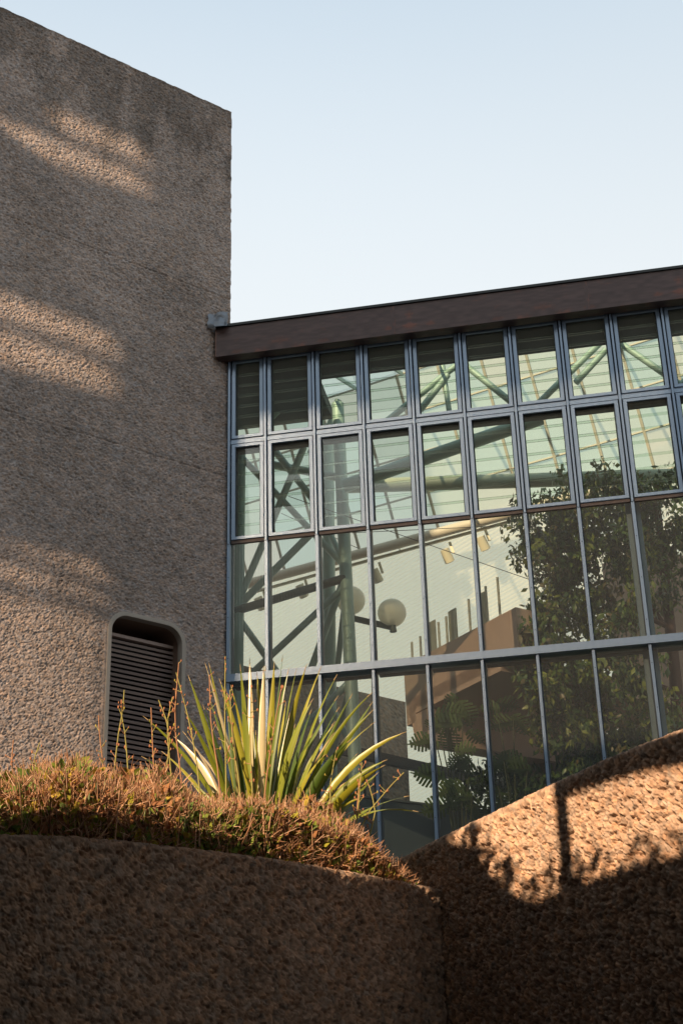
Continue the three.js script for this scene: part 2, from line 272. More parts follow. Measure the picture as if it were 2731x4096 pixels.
      const h = (y1 - y0 - 2 * bw) / 7, low = y0 < yMid && i >= 8, tilt = low ? -0.55 : -0.2;
      const bg = new THREE.BoxGeometry(x1 - x0 - 2 * fw - 0.026, h + 0.02, 0.015), mats = [glassEdge, glassEdge, glassEdge, glassEdge, louvreGlass, louvreGlass];
      for (let k = 0; k < 7; k++) {
        const m = part(f, 'glass_blade', bg, mats); m.position.set((x0 + x1) / 2 - o.x, y0 + bw + (k + 0.5) * h - o.y, -0.035 - o.z); m.rotation.x = -(tilt + rr(-0.03, 0.03));
      }
    }
  }
  ipart(hall, 'transom_rail', box(-0.02, END, yBar - 0.058, yBar + 0.052, -0.16, 0.095), frameMat);
  ipart(hall, 'base_wall', box(-0.1, END, 2.9, yBase + 0.1, -0.35, -0.17), std(0.2, 0.18, 0.16, 0.9));
  ipart(hall, 'floor', box(-6, END + 2, 3.0, 3.29, -14, -0.36), std(0.12, 0.11, 0.1, 0.9));
}

{ // added pale slab, out of sight, throws daylight up at the roof lining
  const p = F(6, 6, 34), g = new THREE.Mesh(new THREE.BoxGeometry(70, 0.4, 46), std(0.5, 0.47, 0.41, 0.9)); g.name = 'added_reflector_slab'; g.userData.kind = 'structure'; g.position.set(p.x, 5.2, p.z); g.rotation.y = TH; g.castShadow = g.receiveShadow = true; scene.add(g);
}
// the sloping roof behind the front: a ribbed translucent lower sheet, panes in bars above
const SA = V(0.627, 13.98, -27.298), e1 = V(-0.866, 0, -0.5), e2 = V(-0.235, 0.883, 0.407), eN = V(0.441, 0.469, -0.765).negate();
const toHall = (p) => { const q = p.clone().sub(O); return V(q.dot(fx), p.y, q.dot(fz)); };
const S = (a, b, c = 0) => toHall(SA.clone().addScaledVector(e1, a).addScaledVector(e2, b).addScaledVector(eN, c));
{
  const sheetMat = phys(1, 0.94, 0.73, 1, { transmission: 0.9, thickness: 0, side: THREE.DoubleSide });
  const pos = [], idx = [], A0 = -11, A1 = 8, B0 = -9.5, B1 = -0.02, k = 0.28; // ribs climb to the right
  const clip = (c) => { let a = A0, b = A1; const at = (x) => c - k * x; if (at(a) > B1) a = (c - B1) / k; if (at(b) < B0) b = (c - B0) / k; return a < b - 0.02 ? [a, b, at(a), at(b)] : null; };
  let prev = null;
  for (let c = B0 + k * A0, n = 0; c < B1 + k * A1; c += 0.0175, n++) {
    const z = [0, 0.013, 0.018, 0.013][n % 4], r = clip(c); if (!r) { prev = null; continue; }
    for (const p of [S(r[0], r[2], z), S(r[1], r[3], z)]) pos.push(p.x, p.y, p.z);
    const m = pos.length / 3; if (prev !== null) idx.push(m - 4, m - 3, m - 1, m - 4, m - 1, m - 2); prev = m;
  }
  const g = new THREE.BufferGeometry(); g.setAttribute('position', new THREE.Float32BufferAttribute(pos, 3)); g.setIndex(idx); g.computeVertexNormals();
  ipart(hall, 'roof_sheet', g, sheetMat, 'cream ribbed translucent roof lining');
  const paneMats = [[0.84, 0.93, 0.81], [0.92, 0.94, 0.80], [0.97, 0.92, 0.77], [0.97, 0.84, 0.71], [0.80, 0.90, 0.80]].map((c) => phys(...c, 1, { transmission: 0.8, thickness: 0, side: THREE.DoubleSide }));
  const barMat = std(0.40, 0.38, 0.32, 0.6), quad = (a, b, c, d) => { const q = new THREE.BufferGeometry(); q.setAttribute('position', new THREE.Float32BufferAttribute([a, b, c, a, c, d].flatMap((p) => [p.x, p.y, p.z]), 3)); q.computeVertexNormals(); return q; };
  for (let j = 0; j < 4; j++) for (let a = -10; a < 7.2; a += 0.86) {
    const b = 0.05 + j * 0.76; ipart(hall, 'roof_pane', quad(S(a, b), S(a + 0.84, b), S(a + 0.84, b + 0.74), S(a, b + 0.74)), a > 1.5 && rnd() < 0.3 ? paneMats[3] : paneMats[[0, 1, 2, 4, 1, 0][Math.floor(rnd() * 6)]]);  // pink panes only at the left, their colour stands for sunlit spots
  }
  for (let a = -10; a < 7.3; a += 0.86) ipart(hall, 'glazing_bar', beam(S(a - 0.01, 0.02, 0.03), S(a - 0.01, 3.1, 0.03), 0.05, 0.03), barMat);
  for (let j = 0; j < 5; j++) ipart(hall, 'glazing_bar', beam(S(-10, 0.04 + j * 0.76, 0.02), S(7.2, 0.04 + j * 0.76, 0.02), 0.03, 0.03), barMat);
  // from the ridge of the slope down to the front
  const cap = [phys(0.86, 0.93, 0.92, 0.1, { transmission: 1, thickness: 0, side: THREE.DoubleSide })];
  for (let i = 0; i < 10; i++) {
    const a = -0.1 + i * 0.98, b = a + 0.94, hit = (u) => { const t = (7.17 - u) / 8.74; return S(-6.98 + t * 8.94, 3.1); };
    const p = hit(a), q = hit(b), m = (x, y, t) => x.clone().lerp(y, t), A = L(a, 14.64, 0.45), B = L(b, 14.64, 0.45);
    for (const [s, e] of [[0, 0.49], [0.51, 1]]) ipart(hall, 'roof_pane', quad(m(A, p, s), m(B, q, s), m(B, q, e), m(A, p, e)), pick(cap));
    ipart(hall, 'glazing_bar', beam(A.clone().add(V(-0.02, -0.03, 0)), p.clone().add(V(-0.02, -0.03, 0)), 0.04, 0.06), steelGreen);
  }
  ipart(hall, 'roof_tube', bar(L(-2.4, 13.75, 7.76), L(6.2, 13.75, 4.66), 0.095, 0.095, 20), steelCream, 'cream round tube along the foot of the roof panes');
  ipart(hall, 'roof_tube', bar(L(1.15, 13.68, 3.6), L(7.5, 13.1, 3.55), 0.125, 0.125, 20), std(0.33, 0.37, 0.29, 0.55), 'wide level green grey roof tube');
  ipart(hall, 'roof_tube', bar(L(1.3, 13.02, 2.3), L(4.6, 13.86, 2.3), 0.115, 0.115, 20), steelGreen, 'dark green tube climbing right from the column head');
  for (const [a, b] of [[[2.01, 13.83], [3.40, 14.87]], [[3.46, 14.78], [4.38, 13.73]], [[4.38, 13.73], [5.77, 15]], [[5.83, 14.99], [6.82, 13.94]], [[6.82, 13.94], [8, 15]], [[0.15, 14.19], [0.8, 14.8]], [[2.68, 14.05], [3.16, 14.64]], [[5.2, 14.21], [5.73, 14.75]]])
    ipart(hall, 'girder_strut', bar(L(a[0], a[1], 1.9), L(b[0], b[1], 1.9), 0.055, 0.055, 12), steelGreen);
  ipart(hall, 'girder_post', bar(L(3.07, 14.94, 1.95), L(3.16, 13.7, 1.95), 0.045, 0.045, 12), steelGreen);
  ipart(hall, 'girder_post', bar(L(5.8, 14.97, 1.95), L(5.79, 13.8, 1.95), 0.045, 0.045, 12), steelGreen);
  for (const [a, b] of [[[0.4, 12.9, 2.2], [4.2, 11.4, 3.2]], [[1.3, 12.5, 3], [4.4, 12.3, 3]], [[0.1, 13.0, 3], [1.4, 12.2, 3]]]) ipart(hall, 'cable', bar(L(...a), L(...b), 0.006, 0.006, 5), brownTrim);
}

// ================================================================ steel column, lamps, balcony and the rest inside the glass
{
  const c = inside('steel_column', 'green lattice steel column standing behind the glass near the tower', 'column', [0.4, 3.3, 2.8]);
  const put = (n, a, b, r, m) => ipart(c, n, bar(L(...a), L(...b), r, r, 16), m ?? steelGreen);
  put('chord', [1.38, 3.3, 2.6], [1.19, 14.75, 2.6], 0.105); put('chord', [0.68, 3.3, 3.4], [0.86, 14.8, 3.4], 0.105); put('chord', [-0.6, 3.3, 2.6], [-0.5, 14.2, 2.6], 0.085);
  for (const [a, b, r] of [[[-0.58, 11.2, 2.6], [0.59, 13.99, 2.6], 0.06], [[-0.58, 11.18, 2.6], [0.67, 12.36, 2.6], 0.062], [[-0.52, 13.98, 2.6], [1.22, 11.74, 2.6], 0.055], [[0.03, 14.11, 2.72], [0.91, 12.73, 2.72], 0.06], [[0.02, 13.85, 2.85], [1.24, 13.37, 2.7], 0.07], [[1.25, 11.4, 2.6], [-0.3, 10.06, 2.6], 0.055], [[-0.57, 11.07, 2.66], [0.1, 10.02, 2.66], 0.055], [[0.95, 12.47, 3], [1.25, 11.7, 2.7], 0.05], [[1.25, 11.55, 2.7], [0.92, 10, 3.2], 0.05], [[0.5, 10.2, 3.2], [1.2, 11.75, 2.9], 0.06], [[0.88, 14.3, 3], [1.15, 15.0, 2.9], 0.06], [[0.64, 14.04, 2.9], [0.9, 15, 3.1], 0.05], [[1.3, 9.9, 2.65], [0.7, 8.4, 3.3], 0.05], [[1.3, 8.6, 2.65], [0.7, 9.9, 3.3], 0.05], [[1.3, 9.8, 2.6], [-0.5, 8.2, 2.6], 0.055]]) put('brace', a, b, r);
  put('tie', [-0.58, 11.12, 2.56], [1.25, 11.51, 2.56], 0.07, std(0.10, 0.11, 0.085, 0.6));
  const globeMat = phys(0.95, 0.9, 0.78, 0.85, { transmission: 0.55, thickness: 0 });
  const lamp = inside('globe_lamp', 'dark green lamp post with two frosted globes behind the column', 'lamp', [1.53, 3.3, 3.3]);
  const lp = (n, g, m) => ipart(lamp, n, g, m);
  lp('post', bar(L(1.49, 3.3, 3.3), L(1.53, 11.1, 3.3), 0.047, 0.045, 14), steelDark);
  lp('arm', beam(L(1.13, 11.13, 3.3), L(1.9, 10.86, 3.3), 0.06, 0.09), steelDark);
  for (const [u, y] of [[1.86, 11.13], [1.19, 11.42]]) { lp('socket', bar(L(u + 0.01, y - 0.33, 3.3), L(u, y - 0.12, 3.3), 0.06, 0.035, 12), steelDark); lp('globe', new THREE.SphereGeometry(0.235, 32, 20).translate(u, y, -3.3), globeMat); }
  // spotlights under their track
  const track = inside('light_track', 'thin cream lighting track hung below the cream roof tube', 'track', [1, 13.62, 6.7]);
  ipart(track, 'rail', beam(L(-1.9, 13.61, 7.74), L(3.9, 13.66, 5.62), 0.04, 0.05), std(0.5, 0.47, 0.36, 0.6));
  for (const [a, y, w] of [[-1.6, 13.7, 7.6], [0, 13.7, 7.05], [1.6, 13.7, 6.45], [3.2, 13.7, 5.87]]) ipart(track, 'hanger', bar(L(a, y - 0.06, w), L(a, y + 0.05, w), 0.012), std(0.5, 0.47, 0.36, 0.6));
  const cream = std(0.52, 0.48, 0.34, 0.5), lens = std(0.1, 0.1, 0.09, 0.2);
  [[-1.38, 13.47, 7.62, 'leftmost cream spotlight on the track, beside the tower'], [-0.47, 13.5, 7.28, 'cream spotlight on the track, seen behind the lattice braces'], [1.09, 13.43, 6.75, 'cream spotlight on the track just right of the steel column'], [2.51, 13.46, 6.23, 'cream spotlight on the track, second from the right'], [3.21, 13.51, 5.95, 'rightmost cream spotlight on the track, nearest the tree']].forEach(([u, y, w, label]) => {
    const s = inside('spotlight', label, 'spotlight', [u, y, w], 'spotlights on the track');
    ipart(s, 'yoke', beam(L(u + 0.06, y + 0.17, w), L(u + 0.12, y - 0.06, w), 0.03, 0.05), cream);
    const b = ipart(s, 'housing', new THREE.CylinderGeometry(0.085, 0.095, 0.26, 18).rotateX(0.5).rotateZ(0.35).translate(u, y - 0.1, -w), cream), o = offs.get(s);
    part(b, 'lens', new THREE.CylinderGeometry(0.07, 0.07, 0.012, 18).translate(0, -0.134, 0).rotateX(0.5).rotateZ(0.35).translate(u - o.x, y - 0.1 - o.y, -w - o.z), lens);
  });
  // the rough pier that carries the tower's flank on inside
  const dirT = V(0.7923, 0, -0.6101), T2 = (u, y, w, s) => toHall(F(u, y, w).addScaledVector(dirT, s));
  const pier = inside('concrete_pier', 'grey brown rough concrete pier standing inside behind the lamp post', 'wall', [1.69, 3.3, 5.6]);
  {
    const a = L(1.69, 0, 5.6), d = T2(1.69, 0, 5.6, 1).sub(a).setY(0), nn = V(-d.z, 0, d.x), ln = 3.4; if (nn.z < 0) nn.negate();
    const o = offs.get(pier);
    const g = grid(130, 200, (x, y) => { const q = a.clone().addScaledVector(d, -x * ln), Y = 6.3 + y * 4.08, h = 0.03 * bite(x * ln, Y, 130, 24) * sstep(0, 0.02, x) * sstep(0, 0.02, 1 - y); return [V(q.x - nn.x * h - o.x, Y - o.y, q.z - nn.z * h - o.z), stone(x * ln, Y, 130, [0.30, 0.25, 0.205], 24)]; });
    part(pier, 'face', g, concreteMat);
    const core = new THREE.BoxGeometry(ln, 7.06, 0.9).rotateY(Math.atan2(-d.z, d.x)); const m = a.clone().addScaledVector(d, -ln / 2).addScaledVector(nn, -0.485);
    part(pier, 'core', core.translate(m.x - o.x, 3.3 + 3.53 - o.y, m.z - o.z), std(0.30, 0.25, 0.205, 0.95));
  }
  const rail = inside('balustrade', 'dark metal handrail with posts sloping right across the plants', 'handrail', [2, 3.3, 4.6]);
  const R0 = (s, y) => T2(1.71, y, 4.5, s);
  ipart(rail, 'handrail', beam(R0(-1.35, 9.0), R0(3.4, 8.9), 0.09, 0.17), std(0.025, 0.026, 0.026, 0.6));
  for (const s of [-0.78, 1.42, 3.1]) ipart(rail, 'post', bar(R0(s, 3.3), R0(s, 8.9), 0.05, 0.05, 10), std(0.025, 0.026, 0.026, 0.6));
  const plinth = inside('planter_wall', 'dark blue grey low planter wall behind the lowest panes', 'wall', [2, 3.3, 3.2]);
  { const d = V(0.866, 0, -0.5), a = toHall(F(1.55, 0, 2.58)), b = toHall(F(1.55, 0, 2.58).addScaledVector(d, 6)); const g = beam(V(a.x - 1.2, 5.6, a.z + 0.76), V(b.x, 5.6, b.z), 0.22, 4.55); ipart(plinth, 'wall', g, std(0.075, 0.10, 0.105, 0.85)); ipart(plinth, 'coping', beam(V(a.x - 1.2, 7.895, a.z + 0.76), V(b.x, 7.895, b.z), 0.27, 0.03), std(0.1, 0.12, 0.115, 0.8)); }
  // the balcony: a deep edge beam running towards the glass on the right
  const hB = -33 * R, dB = V(Math.sin(hB), 0, -Math.cos(hB)), AB = V(1.00, 0, -23.37), PB = (s, y, back = 0) => toHall(AB.clone().addScaledVector(dB, s).addScaledVector(V(Math.cos(hB), 0, Math.sin(hB)), back).setY(y));
  const balcony = inside('concrete_balcony', 'pinkish brown concrete balcony edge rising to the right behind the tree', 'balcony', [2.8, 3.3, 2.6]);
  const prism = (outline, back) => { const n = outline.length, pos = [], idx = []; for (const k of [0, back]) for (const [s, y] of outline) { const p = PB(s, y, k); pos.push(p.x, p.y, p.z); } const tri = THREE.ShapeUtils.triangulateShape(outline.map(([s, y]) => new THREE.Vector2(s, y)), []); for (const [a, b, c] of tri) idx.push(a, b, c, n + a, n + c, n + b); for (let i = 0; i < n; i++) { const j = (i + 1) % n; idx.push(i, n + i, j, j, n + i, n + j); } let g = new THREE.BufferGeometry(); g.setAttribute('position', new THREE.Float32BufferAttribute(pos, 3)); g.setIndex(idx); g = g.toNonIndexed(); g.computeVertexNormals(); return g; };
  const pink = std(0.60, 0.42, 0.31, 0.9);
  pink.side = THREE.DoubleSide;
  ipart(balcony, 'edge_beam', prism([[0.145, 10.2], [-2.75, 10.17], [-2.75, 9.42], [-0.12, 9.4], [-0.09, 9.19], [0.13, 9.19]], 0.3), pink);
  ipart(balcony, 'slab', prism([[0.08, 9.6], [-2.3, 9.6], [-2.3, 9.33], [0.08, 9.33]], 3.4), pink);
  ipart(balcony, 'downstand', prism([[0.02, 9.31], [-0.5, 9.31], [-0.5, 8.78], [-0.1, 8.8]], 2.6), pink);
  const finMat = std(0.62, 0.57, 0.44, 0.7);
  for (const s of [0.1, -0.14, -0.65, -0.86, -1.07, -1.46, -1.9, -2.2]) ipart(balcony, 'fin', bar(PB(s, 10.15, 0.15), PB(s, 10.62 + 0.12 * Math.max(0, -s), 0.15), 0.022, 0.022, 6), finMat);
  for (const s of [-0.4, -0.96, -1.7]) ipart(balcony, 'window_strip', beam(PB(s + 0.1, 10.5, 0.2), PB(s - 0.1, 10.5, 0.2), 0.02, 0.62), phys(0.55, 0.53, 0.42, 0.5, { transmission: 0.35, thickness: 0 }));
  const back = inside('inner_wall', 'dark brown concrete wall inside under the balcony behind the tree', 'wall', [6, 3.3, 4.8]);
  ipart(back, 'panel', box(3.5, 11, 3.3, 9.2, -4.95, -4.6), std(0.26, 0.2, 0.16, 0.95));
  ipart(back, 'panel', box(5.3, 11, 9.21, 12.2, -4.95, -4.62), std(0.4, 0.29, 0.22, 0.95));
}

// ================================================================ plants inside
const leafShape = (l, w) => { const g = new THREE.BufferGeometry(); g.setAttribute('position', new THREE.Float32BufferAttribute([0, 0, 0, -w / 2, l * 0.45, -w * 0.12, 0, l * 0.42, w * 0.1, w / 2, l * 0.45, -w * 0.12, 0, l, -l * 0.12], 3)); g.setIndex([0, 2, 1, 0, 3, 2, 1, 2, 4, 2, 3, 4]); g.computeVertexNormals(); return g; };
const dum = new THREE.Object3D();
function scatter(parent, name, geo, mat, list, colors) { // many small copies as one part
  const m = new THREE.InstancedMesh(geo, mat, list.length); m.name = name; m.userData.kind = 'stuff'; m.castShadow = m.receiveShadow = true;
  list.forEach((e, i) => { dum.position.set(...e.p); dum.rotation.set(...e.r); dum.scale.set(...(e.s ?? [1, 1, 1])); dum.updateMatrix(); m.setMatrixAt(i, dum.matrix); m.setColorAt(i, e.c ?? pick(colors)); });
  parent.add(m); return m;
}
const leafMat = phys(1, 1, 1, 0.9, { transmission: 0.25, thickness: 0, side: THREE.DoubleSide });
const glossLeaf = new THREE.MeshStandardMaterial({ color: 0xffffff, roughness: 0.38, side: THREE.DoubleSide });
function limb(pts, r0, r1) { const c = new THREE.CatmullRomCurve3(pts), n = 10, g = new THREE.TubeGeometry(c, n, 1, 8), p = g.attributes.position; for (let i = 0; i <= n; i++) { const q = c.getPointAt(i / n), r = r0 + (r1 - r0) * i / n; for (let k = 0; k <= 8; k++) { const id = i * 9 + k; p.setXYZ(id, q.x + (p.getX(id) - q.x) * r, q.y + (p.getY(id) - q.y) * r, q.z + (p.getZ(id) - q.z) * r); } } g.computeVertexNormals(); return g; }
{
  const t = inside('fig_tree', 'large dark leafy fig tree pressed behind the glass on the right', 'tree', [6.1, 3.3, 2.9]), o = offs.get(t), bark = std(0.16, 0.085, 0.06, 0.85);
  const P = (u, y, w) => V(u - o.x, y - o.y, -w - o.z);
  part(t, 'trunk', mergeGeometries([limb([P(6.15, 3.3, 2.9), P(6.1, 7, 2.8), P(6.2, 9.4, 2.8), P(6.25, 12.2, 2.7)], 0.17, 0.06), limb([P(6.3, 3.3, 3.0), P(6.5, 7.5, 2.9), P(6.55, 10, 2.9), P(6.9, 12.4, 2.7)], 0.13, 0.05), limb([P(6.0, 3.3, 2.7), P(5.75, 8, 2.6), P(5.95, 10.6, 2.6), P(5.8, 12.6, 2.6)], 0.09, 0.03)]), bark);
  for (const l of [[[6.1, 10.3, 2.7], [5.7, 11.1, 2.5], [5.4, 11.9, 2.4]], [[6.15, 10.2, 2.6], [5.4, 10.6, 2.4], [4.5, 11.0, 2.3]], [[6.1, 9.2, 2.7], [5.2, 9.6, 2.4], [4.2, 9.9, 2.2]], [[6.2, 11.2, 2.7], [5.6, 12.2, 2.6], [4.7, 12.6, 2.5]], [[6.0, 8.2, 2.7], [5.1, 8.8, 2.5], [4.5, 9.1, 2.3]], [[6.3, 11.4, 2.7], [7, 12, 2.6], [7.8, 12.2, 2.6]]]) part(t, 'branch', limb(l.map((q) => P(...q)), 0.045, 0.012), bark);
  const list = [], cols = [[0.10, 0.16, 0.04], [0.14, 0.21, 0.045], [0.07, 0.12, 0.04], [0.22, 0.25, 0.05], [0.19, 0.15, 0.06], [0.27, 0.3, 0.06]].map((c) => lin(...c));
  // sprays of leaves: clumps set through the crown, more of them towards its left outline
  const clumps = [];
  const crown = [[3.9, 12.2, 0.35], [4.2, 12.0, 0.4], [4.6, 12.4, 0.5], [5.1, 12.9, 0.45], [4.3, 11.5, 0.45], [4.7, 11.7, 0.5], [5.2, 12.2, 0.6], [5.7, 12.7, 0.5], [4.1, 10.9, 0.35], [4.5, 11.0, 0.5], [5.0, 11.3, 0.6], [5.5, 11.7, 0.6], [6.1, 12.2, 0.6], [3.75, 10.6, 0.28], [4.2, 10.4, 0.45], [4.8, 10.5, 0.55], [5.3, 10.7, 0.55], [5.9, 11.3, 0.5], [6.6, 11.9, 0.6], [7.1, 11.4, 0.5], [3.75, 10.0, 0.3], [4.2, 9.8, 0.45], [4.7, 9.8, 0.5], [5.3, 9.9, 0.5], [4.4, 12.9, 0.25], [6.9, 12.7, 0.5], [7.4, 12.2, 0.5], [4.0, 9.3, 0.4], [4.6, 9.2, 0.5], [5.2, 9.1, 0.5], [5.6, 8.6, 0.45], [4.3, 8.6, 0.45], [4.9, 8.4, 0.5], [6.7, 9.8, 0.4], [6.9, 9.0, 0.4]];
  for (const [u, y, r] of crown) for (let k = 0; k < 18; k++) { const a = rnd() * 6.283, q = Math.cbrt(rnd()) * r; clumps.push([u + 0.38 + Math.cos(a) * q * rr(0.3, 1), Math.min(y, 12.3) - 0.3 - 0.25 * sstep(4.8, 4.0, u) + Math.sin(a) * q, 2.05 + rr(-0.9, 0.75), rr(0.12, 0.24)]); }
  for (const [u, y, w, r] of clumps) { const c = pick(cols), lean = rr(-0.6, 0.6); for (let k = 0; k < 38; k++) { const s = rr(0.6, 1.4); list.push({ p: P(u + rr(-r, r), y + rr(-r, r) * 0.8, w + rr(-r, r)).toArray(), r: [rr(-0.7, 0.7) + 2.6, rr(-3.1, 3.1), lean + rr(-0.9, 0.9)], s: [s, s, s], c: rnd() < 0.6 ? c : undefined }); } }
  scatter(t, 'crown', leafShape(0.13, 0.065), glossLeaf, list, cols);
}
{ // leafy shrubs at the tree's foot
  for (const [u, y, w, r, h, label] of [[4.3, 7.3, 2.2, 0.75, 0.8, 'dark green shrub inside, low behind the wall\'s sloping top'], [5.3, 7.7, 2.0, 0.7, 0.75, 'dark green shrub inside beside the steel post'], [3.3, 8.0, 3.9, 0.55, 0.75, 'mid green shrub inside under the split-leaf plant']]) {
    const t = inside('leafy_shrub', label, 'shrub', [u, 3.3, w], 'shrubs at the foot of the tree'), o = offs.get(t), P = (a, b, c) => V(a - o.x, b - o.y, -c - o.z);
    part(t, 'stem', mergeGeometries([0, 1, 2].map((k) => limb([P(u, 3.3, w), P(u + 0.1 * k - 0.1, 5.5, w), P(u + 0.3 * k - 0.3, y, w)], 0.04, 0.012))), std(0.1, 0.07, 0.045, 0.9));
    const list = [], cols = [[0.06, 0.11, 0.03], [0.09, 0.15, 0.04], [0.14, 0.2, 0.05], [0.06, 0.09, 0.03]].map((c) => lin(...c));
    for (let k = 0; k < 2200; k++) { const a = rnd() * 6.283, b = Math.acos(rr(-1, 1)), q = Math.cbrt(rr(0.25, 1)) * (0.75 + 0.4 * vn(a * 2, b * 2, 60)); const s = rr(0.7, 1.6); list.push({ p: P(u + r * q * Math.cos(a) * Math.sin(b), y + h * q * Math.cos(b), w + r * 0.7 * q * Math.sin(a) * Math.sin(b)).toArray(), r: [rr(0.8, 2.8), rr(-3.1, 3.1), rr(-0.8, 0.8)], s: [s, s, s] }); }
    scatter(t, 'foliage', leafShape(0.12, 0.05), glossLeaf, list, cols);
  }
}
{ // split-leaf plants
  const splitLeaf = (len, n = 7) => { // a broad blade cut into fingers along both sides
    const s = new THREE.Shape(), W = len * 0.42, L2 = [], R2 = [];
    for (let i = 0; i <= n; i++) { const t = i / n, w = W * Math.sin(Math.PI * Math.min(1, 0.16 + 0.84 * t)) * (1 - 0.25 * t) + 0.01, y = len * (0.04 + 0.9 * t); for (const [dy, f] of [[0, 1], [0.62, 0.96], [0.72, 0.22], [0.98, 0.24]]) { const yy = y + dy * len * 0.9 / n - len * 0.02; R2.push([w * f, yy + w * f * 0.25]); L2.push([-w * f, yy + w * f * 0.25]); } }
    s.moveTo(0, 0); R2.forEach(([x, y]) => s.lineTo(x, y)); s.lineTo(0, len * 1.12); L2.reverse().forEach(([x, y]) => s.lineTo(x, y));
    const g = new THREE.ShapeGeometry(s), p = g.attributes.position; for (let i = 0; i < p.count; i++) { const x = p.getX(i), y = p.getY(i); p.setZ(i, -0.35 * x * x / W - 0.3 * y * y / len); } g.computeVertexNormals(); return g;
  };
  const blades = [splitLeaf(0.42), splitLeaf(0.5, 8), splitLeaf(0.34, 6)], greens = [[0.15, 0.22, 0.06], [0.12, 0.18, 0.05], [0.2, 0.27, 0.08]].map((c) => phys(...c, 0.45, { side: THREE.DoubleSide, transmission: 0.12, thickness: 0 })), stalk = std(0.09, 0.1, 0.04, 0.7);
  for (const [u, w, label, tops] of [[2.85, 2.3, 'split-leaf plant inside rising above the handrail, left of the shrubs', [[2.62, 8.95, 2.1], [2.95, 9.2, 2.0], [2.75, 8.8, 2.1], [3.02, 8.75, 2.1], [2.6, 8.55, 2.1], [2.88, 8.35, 2.0], [3.1, 8.2, 2.0], [2.66, 8.05, 2.1], [2.95, 7.9, 2.1], [2.75, 7.65, 2.0], [3.1, 7.6, 2.0]]], [3.7, 1.9, 'split-leaf plant inside, standing between the shrubs and dark wall', [[3.55, 8.95, 1.8], [3.8, 8.75, 1.8], [3.6, 8.2, 1.8], [3.95, 8.0, 1.8], [3.5, 7.7, 1.8], [3.8, 7.4, 1.8], [4.2, 7.3, 1.8]]], [4.9, 1.9, 'split-leaf plant inside, low beside the top of the sunlit wall', [[4.6, 7.75, 1.9], [4.95, 7.9, 1.8], [5.2, 7.6, 1.8], [4.8, 7.35, 1.8]]]]) {
    const t = inside('split_leaf_plant', label, 'plant', [u, 3.3, w], 'split-leaf plants inside the glass'), o = offs.get(t), P = (a, b, c) => V(a - o.x, b - o.y, -c - o.z);
    tops.forEach(([a, b, c], i) => {
      part(t, 'stem', limb([P(u, 3.3, w), P(u + (a - u) * 0.3, b - 1.2, w), P(a, b, c)], 0.02, 0.008), stalk);
      for (let k = 0; k < 2; k++) { const m = part(t, 'leaf', pick(blades), greens[(i + k) % 3]); m.position.copy(P(a + k * 0.06, b - k * 0.1, c)); m.rotation.set(rr(0.5, 1.1), rr(-0.5, 0.5), rr(1.2, 4.6), 'YXZ'); m.rotation.order = 'YXZ'; }
    });
  }
}

